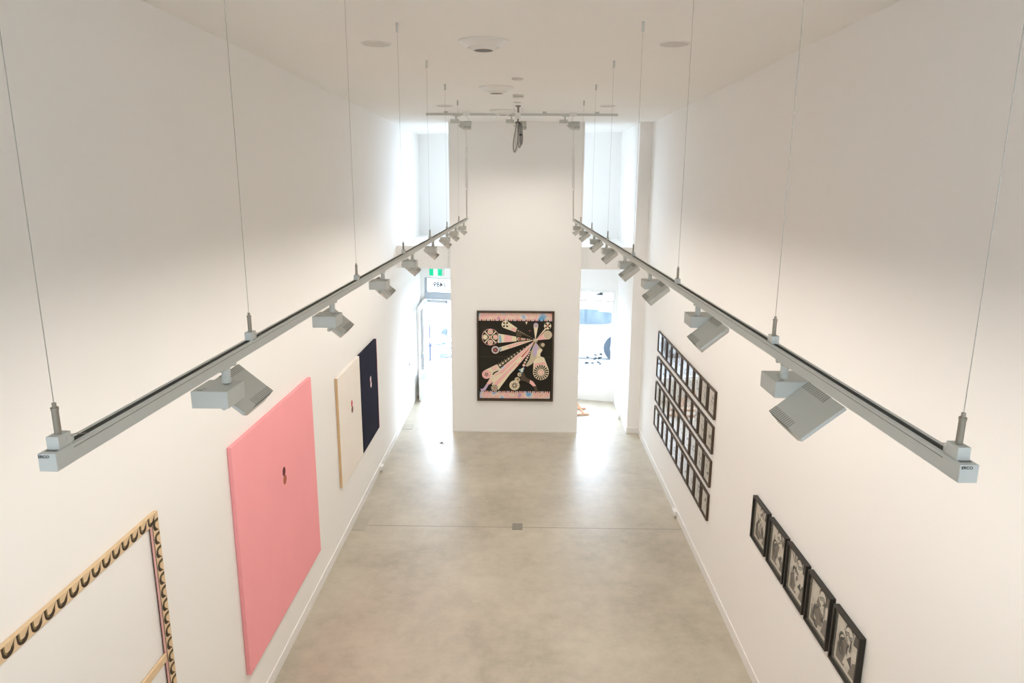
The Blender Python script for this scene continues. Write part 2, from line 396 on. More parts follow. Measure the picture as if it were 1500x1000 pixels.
# ------------------------------------------------------------------ suspended tracks
def suspended_track(label, near, far, wires, zb=4.128, h=.035):
    a = Vector(near); b = Vector(far); L = (b - a).length; d = (b - a) / L
    root = thing('suspended_track', label, 'lighting track', basis((a.x, a.y, zb), (d.y, -d.x, 0), (d.x, d.y, 0), (0, 0, 1)), 'suspended lighting tracks')
    w = .017
    prof = [(-w, 0), (w, 0), (w, h), (.0075, h), (.0075, h - .013), (-.0075, h - .013), (-.0075, h), (-w, h)]
    mb = MB(); y0, y1 = .055, L - .05
    n = len(prof); A = [mb.bm.verts.new((p[0], y0, p[1])) for p in prof]; B = [mb.bm.verts.new((p[0], y1, p[1])) for p in prof]
    for i in range(n):
        f = mb.bm.faces.new((A[i], A[(i + 1) % n], B[(i + 1) % n], B[i])); f.material_index = 1 if i in (3, 4, 5) else 0
    mb.bm.faces.new(A[::-1]); mb.bm.faces.new(B)
    # fine dark line along each flank under the lip
    for s in (-1, 1): mb.box((s * w - .0004, y0, h - .0075), (s * w + .0004, y1, h - .0062), 1)
    mb.build('rail', ['track', 'dark'], root)
    for ya, yb, s in ((0, .055, 1), (L - .05, L, -1)):
        mb = MB(); mb.box((-w - .0005, ya, -.0005), (w + .0005, yb, h + .0005)); cap = mb.build('end_cap', 'track', root, bevel=.0012)
        if s > 0:
            mb = MB()
            mb.box((-.011, .012, h + .0003), (.011, .020, h + .0012)); mb.box((-.003, .030, h + .0003), (.003, .034, h + .0012)); mb.build('slot', 'dark', cap)
            tm = text_mesh('ERCO', .0080, .0003); tm.materials.clear(); tm.materials.append(M['black'])
            t = bpy.data.objects.new('lettering', tm); COL.objects.link(t); t.parent = cap
            t.matrix_local = basis((-.0050, -.0008, h - .0055), (1, 0, 0), (0, 0, 1), (0, -1, 0))
    for yw in wires:
        t = (yw - a.y) / d.y
        mb = MB(); top = ZC - zb
        mb.cyl((0, t, h + .085), (0, t, top - .05), (.0009), n=6); wi = mb.build('suspension_wire', 'wire', root)
        mb = MB(); mb.box((-.012, t - .019, h), (.012, t + .019, h + .026)); mb.box((-.008, t + .019, h), (.008, t + .032, h + .012)); mb.cyl((.0125, t + .006, h + .015), (.0135, t + .006, h + .015), .004, n=8); mb.build('clamp', 'track', wi, bevel=.003)
        mb = MB(); mb.cyl((0, t, h + .026), (0, t, h + .074), .0064); mb.cyl((0, t, h + .074), (0, t, h + .079), .0072); mb.cyl((0, t, h + .079), (0, t, h + .088), .004); mb.build('gripper', 'steel', wi)
        mb = MB(); mb.cyl((0, t, top - .062), (0, t, top), .010); mb.build('ceiling_cup', 'track', wi)
        mb = MB(); mb.tube([(.011, t + .012, h + .018), (.013, t + .03, h + .016), (.011, t + .05, h + .008), (.012, t + .07, h + .002)], .0009, n=5); mb.build('earth_lead', 'wire', wi)
    return root, a, d, L
LA, LB = (-.893, 1.21), (-.893, 11.05)
RA, RB = (.826, 1.21), (.774, 10.95)
WY = (1.25, 2.21, 3.69, 5.17, 6.66, 8.16, 9.66)
WYR = (1.25, 2.23, 3.65, 5.12, 6.64, 8.14, 9.64)
trL = suspended_track('long grey lighting track hung on wires along the pink canvas side', LA, LB, WY)
trR = suspended_track('long grey lighting track hung on wires along the small frames side', RA, RB, WYR)

# ------------------------------------------------------------------ spotlights
LAMPS = []
def make_spot(side, power):
    """side -1: head beyond the gear box, beam to -x; side +1: head before the gear box, beam to +x"""
    root = thing('track_spotlight', 'x', 'spotlight', None, 'track spotlights')
    s = side
    mb = MB(); mb.box((-.010, -.05, -.010), (.010, .05, 0)); mb.box((-.008, .05, -.016), (.008, .062, -.002)); mb.build('adapter', 'track', root, bevel=.002)
    mb = MB(); mb.cyl((0, 0, -.053), (0, 0, -.036), .0135, n=20); mb.cyl((0, 0, -.0355), (0, 0, -.009), .0128, n=20); mb.build('stem', 'track', root)
    by0, by1 = ((-.085, .04) if s < 0 else (-.05, .085)); dx = -.018 if s < 0 else .012
    mb = MB(); zt = -.057 if s < 0 else -.051
    mb.box((dx - .054, by0, zt - .052), (dx + .054, by1, zt))
    gb = mb.build('gear_box', 'track', root, bevel=.0015)
    mb = MB(); mb.box((dx - .040, by0 + .012, zt - .0002), (dx - .024, by0 + .016, zt + .0006)); mb.box((dx - .030, by0 + .028, zt - .0002), (dx - .020, by0 + .030, zt + .0006)); mb.build('slot', 'dark', gb)
    # head: back plate at local z=0, light leaves through -z; thick towards +y, thinning towards -y
    W, Ly = .146, .25
    hy = .175 if s < 0 else -.176
    hz = -.121 if s < 0 else -.096
    hx = -.030 if s < 0 else 0.
    ang = math.radians(39.7) * (1 if s < 0 else -1)
    rot = Matrix.Translation((hx, hy, hz)) @ Matrix.Rotation(ang, 4, 'Y')
    mb = MB(); w = W / 2; l = Ly / 2; T = .052
    side_poly = [(l, 0), (-l, 0), (-l, -.010), (l * -.25, -T), (l, -T)]
    b = [(-w, p[0], p[1]) for p in side_poly]; t = [(w, p[0], p[1]) for p in side_poly]
    mb.hexa(b, t); hd = mb.build('head', 'track', root, bevel=.0015); hd.matrix_local = rot
    for sx in (-1, 1):
        mb = MB()
        mb.box((min(sx * w, sx * (w + .0004)), l - .165, -.0008), (max(sx * w, sx * (w + .0004)), l - .003, .0004))
        for k in range(13):
            y = l - .006 - k * .0125
            mb.box((w - .026 if sx > 0 else -w - .0008, y - .0018, .0001), (w + .0008 if sx > 0 else -w + .026, y + .0018, .0006))
            mb.box((min(sx * w, sx * (w + .0008)), y - .0028, -.020), (max(sx * w, sx * (w + .0008)), y + .0028, .0006))
        mb.build('cooling_grille', 'slot', hd)
    mb = MB(); mb.box((-w + .012, -.02, -T - .0006), (w - .012, l - .012, -T + .001)); mb.build('lens', 'lens', hd)
    mb = MB(); yb = by1 if s < 0 else by0; mb.cyl((hx, yb + s * .01, hz - .022), (hx, hy + s * .10, hz - .022), .009, n=14); mb.build('pivot', 'track', root)
    li = bpy.data.lights.new('lamp', 'AREA'); li.shape = 'RECTANGLE'; li.size = W - .02; li.size_y = .12
    li.energy = power; li.color = LAMPCOL; li.spread = math.radians(165)
    lo = bpy.data.objects.new('lamp_light', li); COL.objects.link(lo); lo.parent = hd; lo.matrix_local = Matrix.Translation((0, .05, -T - .005)) @ Matrix.Rotation(-ang * (1 - 20 / 39.7), 4, 'Y')
    return root
LAMPCOL = (1, .935, .85)
PW = 11.2
spl = make_spot(-1, PW); spr = make_spot(1, PW)
YL = (2.005, 3.19, 4.38, 5.58, 6.88, 8.15, 9.2, 10.45)
YR = (2.115, 3.2, 4.42, 5.5, 6.7, 7.85, 9.3, 10.45)
ordn = ('first', 'second', 'third', 'fourth', 'fifth', 'sixth', 'seventh', 'last')
for i, y in enumerate(YL):
    o = spl if i == 0 else copy_tree(spl)
    o.location = (LA[0], y, 4.128)
    o['label'] = '%s grey spotlight from the unlit near end, on the track along the pink canvas side' % ordn[i] if 0 else '%s grey spotlight from the near end of the track on the pink canvas side' % ordn[i]
for i, y in enumerate(YR):
    o = spr if i == 0 else copy_tree(spr)
    t = (y - RA[1]) / (RB[1] - RA[1]); o.location = (RA[0] + t * (RB[0] - RA[0]), y, 4.128)
    o['label'] = '%s grey spotlight from the near end of the track on the small frames side' % ordn[i]

def relight(o, p):
    for c in o.children_recursive:
        if c.type == 'LIGHT': c.data = c.data.copy(); c.data.energy = p; c.data.spread = math.radians(105)
# cross track under the ceiling with three spotlights and the two coiled feeds
YX = 11.05; ZX = 5.70
ct = thing('ceiling_track', 'short grey lighting track fixed across the ceiling before the end wall', 'lighting track', Matrix.Translation((0, YX, ZX)))
mb = MB(); mb.box((-1.505, -.017, 0), (1.413, .017, .035)); mb.build('rail', 'track', ct)
for x in (-1.2, -.45, .3, 1.1):
    mb = MB(); mb.box((x - .03, -.012, .035), (x + .03, .012, ZC - ZX)); mb.build('ceiling_bracket', 'track', ct)
for x in (-.885, .735):
    mb = MB(); mb.box((x - .055, -.024, -.006), (x + .055, .024, .05)); mb.build('feed_box', 'plastic', ct, bevel=.004)
for i, (x, nm) in enumerate(((-1.047, 'pink canvas end'), (-.20, 'middle'), (.615, 'small frames end'))):
    o = copy_tree(spl); o.matrix_world = Matrix.Translation((x, YX, ZX)) @ Matrix.Rotation(-PI / 2, 4, 'Z')
    relight(o, 8.)
    for c in o.children:
        if c.name.startswith('head'): c.location.y -= .035; c.scale.y = .70
    o['label'] = 'grey spotlight at the %s of the ceiling cross track' % nm
for x, xe, ye, lb in ((-.885, LB[0], LB[1] - .02, 'pink canvas side'), (.735, RB[0] - .004, RB[1] - .02, 'small frames side')):
    P = []; z0, z1 = ZX - .006, 4.165
    p = lambda t: Vector((x + (xe - x) * t, YX - .10 + (ye - YX + .10) * t, z0 + (z1 - z0) * t))
    P += [Vector((x, YX - .02, z0 + .02)), p(.01), p(.03) + Vector((.035 if x < 0 else -.03, 0, 0)), p(.07) + Vector((.05 if x < 0 else -.02, 0, 0)), p(.11), p(.28)]
    nt_ = 22
    for k in range(nt_ * 8 + 1):
        t = .30 + .40 * k / (nt_ * 8); a = 2 * PI * k / 8
        P.append(p(t) + Vector((math.cos(a) * .019, math.sin(a) * .019, 0)))
    P += [p(.72), p(.93)]
    mb = MB(); mb.tube(P, .0042, n=6); o = mb.build('coiled_cable', 'palecable')
    tag(o, 'thin coiled power cable dropping to the far track end on the %s' % lb, 'cable', 'coiled feed cables')
    mb = MB(); mb.cyl(p(.72), p(.965), .010, n=10); mb.build('sleeve', 'palecable', o)
    mb = MB(); mb.cyl(p(.965), p(1.0), .008, n=10); mb.build('plug', 'palecable', o)

# ------------------------------------------------------------------ things on the ceiling
def diffuser():
    r = thing('ceiling_vent', 'x', 'air vent', None, 'round ceiling air diffusers')
    mb = MB(); mb.lathe([(.200, 0), (.200, -.007), (.190, -.013), (.178, -.016), (.128, -.046), (.120, -.047), (.120, -.030)], 40); mb.build('outer_ring', 'offwhite', r)
    mb = MB(); mb.lathe([(.118, -.030), (.112, -.046), (.090, -.066), (.082, -.070), (.075, -.069), (.075, -.058)], 40); mb.build('inner_cone', 'offwhite', r)
    mb = MB(); mb.cyl((0, 0, -.058), (0, 0, -.0665), .0745, n=32); mb.build('grille', 'aperture', r)
    return r
df = diffuser()
for i, (y, lb) in enumerate(((5.80, 'first white round ceiling diffuser, the biggest in view, ahead of the viewer'), (8.40, 'middle white round diffuser of the three along the ceiling'), (11.02 - .12, 'round white ceiling diffuser half hidden behind the cross track'))):
    o = df if i == 0 else copy_tree(df); o.location = (-.328, y, ZC); o['label'] = lb
for x, y, lb in ((-1.19, 5.905, 'flush round ceiling speaker over the pink canvas side, near end'), (1.175, 5.875, 'flush round ceiling speaker over the small frames side, near end'),
                 (-1.14, 10.31, 'flush round ceiling speaker over the pink canvas side, far end'), (1.16, 10.23, 'flush round ceiling speaker over the small frames side, far end')):
    mb = MB(); mb.lathe([(.122, 0), (.122, -.004), (.112, -.007), (.112, -.004)], 36); o = mb.build('ceiling_speaker', 'offwhite'); o.location = (x, y, ZC); tag(o, lb, 'speaker', 'flush ceiling speakers')
    mb = MB(); mb.cyl((0, 0, -.002), (0, 0, -.0055), .1115, n=36); mb.build('grille', 'speaker', o)
sd = thing('smoke_detector', 'white drum smoke detector on the ceiling behind the small disc', 'smoke detector', Matrix.Translation((-.083, 9.07, ZC)))
mb = MB(); mb.lathe([(.072, 0), (.072, -.018), (.066, -.020)], 28); mb.build('base', 'plastic', sd)
mb = MB(); mb.lathe([(.060, -.019), (.060, -.026)], 28); mb.build('vent', 'aperture', sd)
mb = MB(); mb.lathe([(.070, -.026), (.068, -.038), (.04, -.044)], 28); mb.build('cover', 'plastic', sd)
mb = MB(); mb.lathe([(.062, 0), (.062, -.008), (.05, -.014)], 28); o = mb.build('ceiling_sensor', 'speaker'); o.location = (-.08, 7.72, ZC)
tag(o, 'small flat round sensor disc on the ceiling beside the middle diffuser', 'sensor')
mb = MB(); mb.lathe([(.055, 0), (.055, -.004), (.05, -.006)], 28); o = mb.build('blank_vent_cover', 'speaker'); o.location = (-.105, 9.86, ZC)
tag(o, 'thin flat blank plate on the ceiling just before the cable mount', 'cover plate')
# cable mount with bundled cable
cmz = 10.25
cm = thing('cable_mount', 'white ceiling mount bracket on a short pole, holding a looped cable', 'mount', Matrix.Translation((-.093, cmz, ZC)))
mb = MB(); mb.lathe([(.040, 0), (.040, -.010), (.03, -.014)], 24); mb.build('ceiling_plate', 'aperture', cm)
mb = MB(); mb.cyl((0, 0, -.012), (0, 0, -.095), .015); mb.cyl((0, 0, -.012), (0, 0, -.03), .019); mb.build('pole', 'steel', cm)
mb = MB(); mb.box((-.040, -.035, -.180), (.036, .035, -.095)); mb.build('bracket', 'plastic', cm, bevel=.006)
for s in (-1, 1):
    mb = MB(); mb.box((s * .055 - .007, -.006, -.10), (s * .055 + .007, .006, -.02)); mb.build('side_arm', 'plastic', cm)
mb = MB(); mb.cyl((0, 0, -.18), (0, 0, -.205), .012); mb.build('hook', 'aperture', cm)
cb = thing('hanging_cable', 'looped bundle of grey cable hanging from the white ceiling mount', 'cable', Matrix.Translation((-.093, cmz, ZC - .20)))
def loop(cx, w, top, bot, lean, r, yo, mat_='cable'):
    P = []
    for k in range(40):
        a = 2 * PI * k / 40; zz = (top + bot) / 2 + math.cos(a) * (top - bot) / 2; f = (top - zz) / (top - bot)
        P.append((cx + lean * f + math.sin(a) * w * (.35 + .75 * f if f < .8 else .95 - (f - .8) * .9), yo + .01 * math.sin(3 * a), zz))
    mb = MB(); mb.tube(P, r, n=8, closed=True); return mb.build('cable_loop', mat_, cb)
loop(-.005, .035, -.01, -.43, -.045, .0075, 0)
loop(.005, .030, -.015, -.40, -.020, .0065, .018, 'palecable')
loop(.020, .030, -.02, -.37, .004, .0075, .006)
loop(.030, .018, -.015, -.35, .012, .006, .028, 'palecable')
loop(.045, .022, -.03, -.33, .004, .0075, -.022)
loop(-.012, .030, -.03, -.44, -.030, .006, .03, 'palecable')
mb = MB(); mb.box((.018, -.03, -.205), (.066, .04, -.185)); mb.build('strap', 'black', cb)
mb = MB(); mb.tube([(-.035, 0, -.035), (-.005, -.03, -.02), (.02, -.03, -.035), (.05, 0, -.06)], .007); mb.build('tie', 'black', cb)
mb = MB(); mb.tube([(.02, .0, -.012), (.055, 0, -.035), (.078, 0, -.06), (.080, 0, -.10), (.060, 0, -.13), (.055, 0, -.18)], .007); mb.build('lead', 'palecable', cb)

# ------------------------------------------------------------------ canvases on the pink side
def disc(mb, cx, cy, rx, ry, z, mi, n=24, a0=0, a1=2 * PI):
    full = abs(a1 - a0 - 2 * PI) < 1e-6
    pts = [(cx + rx * math.cos(a0 + (a1 - a0) * k / n), cy + ry * math.sin(a0 + (a1 - a0) * k / n), z) for k in range(n if full else n + 1)]
    if not full: pts.append((cx, cy, z))
    mb.face(pts, mi)
def canvas(name, label, y0, y1, z0, z1, face, edge, seed_at, mats, half):
    w, h, d = y1 - y0, z1 - z0, .040
    r = thing(name, label, 'painting', onleft((y0 + y1) / 2, (z0 + z1) / 2), 'stretched canvases')
    mb = MB(); mb.box((-w / 2, -h / 2, .002), (w / 2, h / 2, d)); mb.build('canvas', face, r, bevel=.004)
    if edge:
        mb = MB(); mb.box((-w / 2 - .002, -h / 2 + .004, .004), (-w / 2 + .0005, h / 2 - .004, d - .005)); mb.build('stretcher_edge', edge, r)
    mb = MB(); y, z = seed_at[0] - (y0 + y1) / 2, seed_at[1] - (z0 + z1) / 2; R = .047
    disc(mb, y - .004, z + R * .95, R * .9, R, d + .0006, 0); disc(mb, y + .006, z - R * .95, R, R * 1.02, d + .0008, 1)
    if half:
        disc(mb, y - .004, z + R * .95, R * .9, R, d + .0012, 1, 14, PI / 2, 3 * PI / 2)
        disc(mb, y + .006, z - R * .95, R, R * 1.02, d + .0014, 0, 14, PI / 2, 3 * PI / 2)
    mb.build('seed_motif', mats, r, fix=False)
    return r
canvas('canvas_art', 'large square salmon pink canvas with a small dark seed motif', 5.19, 7.31, .51, 2.60, 'pink', None, (6.31, 1.875), ['seedbrown', 'seedorange'], False)
canvas('canvas_art', 'upright cream canvas with a small red seed motif', 8.37, 9.545, .80, 2.285, 'cream', 'rawedge', (9.02, 1.705), ['red', 'seedbrown'], False)
nv = canvas('canvas_art', 'upright dark navy canvas with a pale pink seed motif', 9.58, 10.70, .80, 2.285, 'navy', None, (10.212, 1.713), ['palepink', 'palepink'], False)
mb = MB(); mb.box((.5595, -.74, .004), (.562, .74, .043)); mb.build('red_edge', 'red', nv)
mb = MB(); disc(mb, .050, .216, .036, .044, .0403, 0); disc(mb, .062, .128, .036, .042, .0403, 0); mb.build('red_mark', ['red'], nv, fix=False)

# the open painted stretcher frame
SF = thing('painted_stretcher_frame', 'big open timber frame with a dark hooked pattern, bare wall inside', 'picture frame', onleft(3.025, 1.575))
hw, bw, dp = 1.04, .070, .030
def crescent(mb, px, ang, pitch, z):
    """one U-shaped hooked motif in a cell pitch long and bw wide, its closed end towards the opening"""
    ca, sa = math.cos(ang), math.sin(ang)
    def T(x, y, k=0): x *= pitch; y *= bw; return (px[0] + ca * x - sa * y, px[1] + sa * x + ca * y, z + k * .0003)
    n = 12; arc = lambda cx, cy, rx, ry, a0, a1: [(cx + rx * math.cos(a0 + (a1 - a0) * k / n), cy + ry * math.sin(a0 + (a1 - a0) * k / n)) for k in range(n + 1)]
    outer = [(-.42, .46)] + arc(.0, .0, .40, .48, PI, 2 * PI) + [(.43, .20), (.52, .46)]
    inner = [(.26, .12)] + arc(.01, .06, .19, .17, 2 * PI, PI) + [(-.18, .46)]
    mb.face([T(x, y) for x, y in outer + inner], 1)
    mb.face([T(x, y, 1) for x, y in [(-.29, .46)] + arc(-.01, .02, .26, .27, PI, 1.40 * PI) + arc(.01, .06, .19, .17, 1.40 * PI, PI) + [(-.18, .46)]], 2)
    mb.face([T(x, y, 1) for x, y in ((.22, .02), (.28, .0), (.42, .30), (.30, .12))], 2)
def bar(a, b, ina, inb, inner_mat, along, start, flip):
    mb = MB()
    P = [a, b, inb, ina]
    mb.hexa([(p[0], p[1], .004) for p in P], [(p[0], p[1], dp) for p in P])
    A = Vector(((a[0] + ina[0]) / 2, (a[1] + ina[1]) / 2)); B = Vector(((b[0] + inb[0]) / 2, (b[1] + inb[1]) / 2)); L = (B - A).length
    dr = (B - A) / L; ang = math.atan2(dr.y, dr.x); k = 0; nrep = int(L / .0955)
    for k in range(nrep):
        c = A + dr * ((k + .5) * L / nrep); crescent(mb, c, ang, L / nrep, dp + .0005)
    o = mb.build('frame_bar', ['wood', 'brownpaint', 'olive'], SF, fix=False)
    return o
i_ = hw - bw
bar((-hw, hw), (hw, hw), (-i_, i_), (i_, i_), None, 0, 0, 1)
rb_ = bar((hw, hw), (hw, -hw), (i_, i_), (i_, -i_), None, 1, 0, 1)
bar((hw, -hw), (-hw, -hw), (i_, -i_), (-i_, -i_), None, 0, 0, 1)
bar((-hw, -hw), (-hw, hw), (-i_, -i_), (-i_, i_), None, 1, 0, 1)
mb = MB(); mb.box((i_ - .0012, -i_, .007), (i_, i_, .024)); mb.build('pink_edge', 'apink', rb_)
mb = MB(); mb.box((i_ - .0014, -i_, .004), (i_ - .0002, i_, .010)); mb.box((i_ - .0014, -i_, .026), (i_ - .0002, i_, .029)); mb.build('dark_edge', 'brownpaint', rb_)
mb = MB(); mb.box((-i_, -.008, .006), (i_, .052, .022)); mb.build('cross_brace', 'wood', SF, bevel=.004)

# ------------------------------------------------------------------ framed works
def ring_frame(W, H, w, d, back=.002):
    mb = MB(); a, b = W / 2, H / 2
    O = [(-a, -b), (a, -b), (a, b), (-a, b)]; I = [(-a + w, -b + w), (a - w, -b + w), (a - w, b - w), (-a + w, b - w)]
    for k in range(4):
        j = (k + 1) % 4; P = [O[k], O[j], I[j], I[k]]
        mb.hexa([(p[0], p[1], back) for p in P], [(p[0], p[1], d) for p in P])
    return mb
def framed(name, label, cat, mw, W, H, w, d, fmat, pm, pmats, group, frame_me):
    r = thing(name, label, cat, mw, group)
    o = bpy.data.objects.new('frame', frame_me); COL.objects.link(o); o.parent = r
    o = bpy.data.objects.new('print', pm); COL.objects.link(o); o.parent = r
    mb = MB(); mb.box((-W / 2 + w - .001, -H / 2 + w - .001, d - .012), (W / 2 - w + .001, H / 2 - w + .001, d - .010)); mb.build('glass', 'pane', r)
    return r
def arc_strip(mb, cx, cy, r, t0, a0, a1, z, mi, n=14, sy=1.2):
    o = [(cx + (r + t0 * math.sin(PI * k / n)) * math.cos(a0 + (a1 - a0) * k / n), cy + sy * (r + t0 * math.sin(PI * k / n)) * math.sin(a0 + (a1 - a0) * k / n), z) for k in range(n + 1)]
    i = [(cx + (r - t0 * .4) * math.cos(a0 + (a1 - a0) * k / n), cy + sy * (r - t0 * .4) * math.sin(a0 + (a1 - a0) * k / n), z) for k in range(n, -1, -1)]
    mb.face(o + i, mi)
def abstract_print(seed, W, H):
    rnd = random.Random(seed); mb = MB(); a, b = W / 2, H / 2
    mb.face([(-a, -b, .006), (a, -b, .006), (a, b, .006), (-a, b, .006)], 0)
    a *= .84; b *= .86; z = .0066
    mb.face([(-a, -b, z), (a, -b, z), (a, b, z), (-a, b, z)], 3); z += .0004
    q = rnd.uniform(-.2, .2)
    shapes = [
        ([(-1, -1), (-.2, -1), (.1 + q, -.2), (-.3, .1), (-1, -.3)], 2), ([(.2, -1), (1, -1), (1, -.1), (.5, -.3 + q)], 2),
        ([(.15, -.25), (1, -.1), (1, .35), (.45, .2 + q)], 0), ([(-1, .1), (-.5, .0), (-.35, .5), (-.7 + q, 1), (-1, 1)], 0),
        ([(.35, .4), (1, .5), (1, 1), (.55, 1)], 1 if seed % 2 else 2), ([(-.35, -.9), (.25, -.75), (.3, -.1), (-.05, -.15)], 0 if seed % 3 else 2),
        ([(-.5, .05), (-.05, -.05 + q), (.1, .3), (-.35, .45)], 2), ([(.0, -.5), (.45, -.6 + q), (.35, -.15)], 1)]
    for P, mi in shapes: mb.face([(x * a, y * b, z) for x, y in P], mi); z += .0003
    # head-like oval cluster at the top, arcs down the body
    cx, cy = (.05 + q * .6) * a, .52 * b
    disc(mb, cx, cy, .42 * a, .34 * b, z, 0); z += .0003
    arc_strip(mb, cx, cy, .40 * a, .10 * a, .3, 2.9 + q, z, 1); z += .0003
    for k in range(4):
        ex, ey = cx + (-.22 + .15 * k) * a, cy + (.06 * ((k * 7 + seed) % 3) - .04) * b
        disc(mb, ex, ey, .11 * a, .085 * b, z, 1); disc(mb, ex + .01 * a, ey, .065 * a, .05 * b, z + .0003, 0); disc(mb, ex, ey, .03 * a, .025 * b, z + .0006, 1)
    z += .0009
    for k in range(4):
        arc_strip(mb, rnd.uniform(-.5, .4) * a, rnd.uniform(-.6, .1) * b, rnd.uniform(.25, .5) * a, rnd.uniform(.08, .16) * a, rnd.uniform(1.2, 3), rnd.uniform(3.6, 5.2), z, rnd.choice((1, 1, 2, 0))); z += .0003
    for k in range(5):
        x, y = rnd.uniform(-.9, .6) * a, rnd.uniform(-.9, .6) * b; l = rnd.uniform(.3, .7) * b; an = rnd.uniform(.6, 2.4); tw = .014 * a / .15
        dx, dy = math.cos(an) * l, math.sin(an) * l
        X = lambda v, m: max(-m, min(m, v))
        mb.face([(X(x, a), X(y, b), z), (X(x + tw, a), X(y, b), z), (X(x + dx + tw, a), X(y + dy, b), z), (X(x + dx, a), X(y + dy, b), z)], 1); z += .0003
    return mb.mesh('print', ['paper', 'ink', 'grey', 'lgrey'], fix=False)
FW, FH = .395, .425
fm = ring_frame(FW, FH, .016, .043).mesh('frame', ['frameblack'])
fives = ((5.975, 'black framed monochrome print at the far end of the row of five'), (5.527, 'black framed monochrome print, second from the far end of the row of five'),
         (5.097, 'black framed monochrome print in the middle of the row of five'), (4.660, 'black framed monochrome print, second from the near end of the row of five'),
         (4.212, 'largest looking black framed print, at the near end of the row of five'))
for i, (y, lb) in enumerate(fives):
    framed('framed_print', lb, 'framed print', onright(y, 1.585), FW, FH, .016, .043, 'frameblack', abstract_print(i + 3, FW - .032, FH - .032), None, 'five black framed prints', fm)
GW, GH = .318, .338
gm = ring_frame(GW, GH, .017, .030).mesh('frame', ['framebrown'])
def small_print(seed, W, H):
    rnd = random.Random(seed); mb = MB(); a, b = W / 2, H / 2
    mb.face([(-a, -b, .006), (a, -b, .006), (a, b, .006), (-a, b, .006)], 0); a *= .72; b *= .76; z = .0066
    mb.face([(-a, -b, z), (a, -b, z), (a, b, z), (-a, b, z)], 3); z += .0004
    for k in range(14):
        x, y = rnd.uniform(-.85, .6) * a, rnd.uniform(-.9, .75) * b; w = rnd.uniform(.08, .3) * a; h = rnd.uniform(.06, .22) * b
        mb.face([(x, y, z), (x + w, y + .1 * h, z), (x + w, y + h, z), (x, y + h * .8, z)], rnd.choice((1, 2, 2, 0))); z += .0002
    for k in range(3):
        disc(mb, rnd.uniform(-.5, .5) * a, rnd.uniform(-.6, .6) * b, .2 * a, .16 * b, z, rnd.choice((1, 2))); z += .0002
    return mb.mesh('print', ['paper', 'ink', 'grey', 'lgrey'], fix=False)
pms = [small_print(50 + k, GW - .034, GH - .034) for k in range(8)]
rows = ('top row', 'second row', 'third row', 'bottom row')
cols = ('at the far end', 'second from the far end', 'third from the far end', 'fourth from the far end', 'fifth from the far end', 'fifth from the near end', 'fourth from the near end', 'third from the near end', 'second from the near end', 'at the near end')
for r_ in range(4):
    for c_ in range(10):
        y = 11.03 - .3505 * c_; z = (2.183, 1.757, 1.333, .905)[r_]
        framed('framed_print', 'small dark framed print in the %s, %s' % (rows[r_], cols[c_]), 'framed print', onright(y, z), GW, GH, .017, .030, 'framebrown', pms[(r_ * 3 + c_) % 8], None, 'grid of small framed prints', gm)

# ------------------------------------------------------------------ the figure work on the end wall
AW, AH = 1.449, 1.749
AR = thing('framed_textile_work', 'black framed work of dyed cones and wheels on the white end wall', 'artwork', onend(-.135, 1.512))
ring_frame(AW, AH, .030, .045).build('frame', 'framebrown', AR, bevel=.002)
CX, CY, CS = 473., 502., AW / 706.
def cp(x, y): return ((x - CX) * CS, (CY - y) * (AH / 820.))
mb = MB()
AM = ['artblack', 'acream', 'apink', 'alilac', 'ablue', 'abrown', 'abeige', 'ared', 'dye']
layer = [.012]
def P_(pts, mi): 
    layer[0] += .00025; mb.face([cp(x, y) + (layer[0],) for x, y in pts], mi)
def C_(x, y, r, mi, n=28):
    layer[0] += .00025; c = cp(x, y); disc(mb, c[0], c[1], r * CS, r * CS, layer[0], mi, n)
def ringdots(x, y, R, r, n, mi, a0=0):
    for k in range(n): C_(x + R * math.cos(a0 + 2 * PI * k / n), y + R * math.sin(a0 + 2 * PI * k / n), r, mi, 8)
def petals(x, y, r0, r1, hw_, n, mi, a0=0):
    for k in range(n):
        a = a0 + 2 * PI * k / n; u = (math.cos(a), math.sin(a)); v = (-u[1], u[0])
        P_([(x + u[0] * r0 - v[0] * hw_ * .4, y + u[1] * r0 - v[1] * hw_ * .4), (x + u[0] * r1 - v[0] * hw_, y + u[1] * r1 - v[1] * hw_), (x + u[0] * r1 + v[0] * hw_, y + u[1] * r1 + v[1] * hw_), (x + u[0] * r0 + v[0] * hw_ * .4, y + u[1] * r0 + v[1] * hw_ * .4)], mi)
P_([(130, 100), (816, 100), (816, 904), (130, 904)], 0)
P_([(137, 112), (806, 112), (806, 181), (137, 181)], 8); P_([(143, 822), (798, 822), (798, 890), (143, 890)], 8)
for k in range(33):
    P_([(140 + k * 20.2, 168), (149 + k * 20.2, 168), (149 + k * 20.2, 182), (140 + k * 20.2, 182)], (3, 0, 7, 0)[k % 4])
    P_([(146 + k * 19.8, 820), (155 + k * 19.8, 820), (155 + k * 19.8, 834), (146 + k * 19.8, 834)], (0, 3, 0, 7)[k % 4])
P_([(140, 503), (800, 503), (800, 505), (140, 505)], 5)
HB = (655, 345)
# cone and wheel, upper
P_([(372, 246), (398, 182), (490, 244), (472, 280)], 1); P_([(440, 238), (470, 240), (486, 258), (474, 276), (430, 262)], 2)
C_(382, 213, 36, 1); petals(382, 213, 8, 28, 9, 4, 0, PI / 4)
P_([(484, 248), (478, 282), HB], 5)
for k in range(8):
    t = k / 9; x, y = 500 + (HB[0] - 500) * t, 268 + (HB[1] - 268) * t; C_(x, y, 8 * (1 - t) + 1, 0, 8); C_(x, y, 4 * (1 - t) + .6, 1, 8)
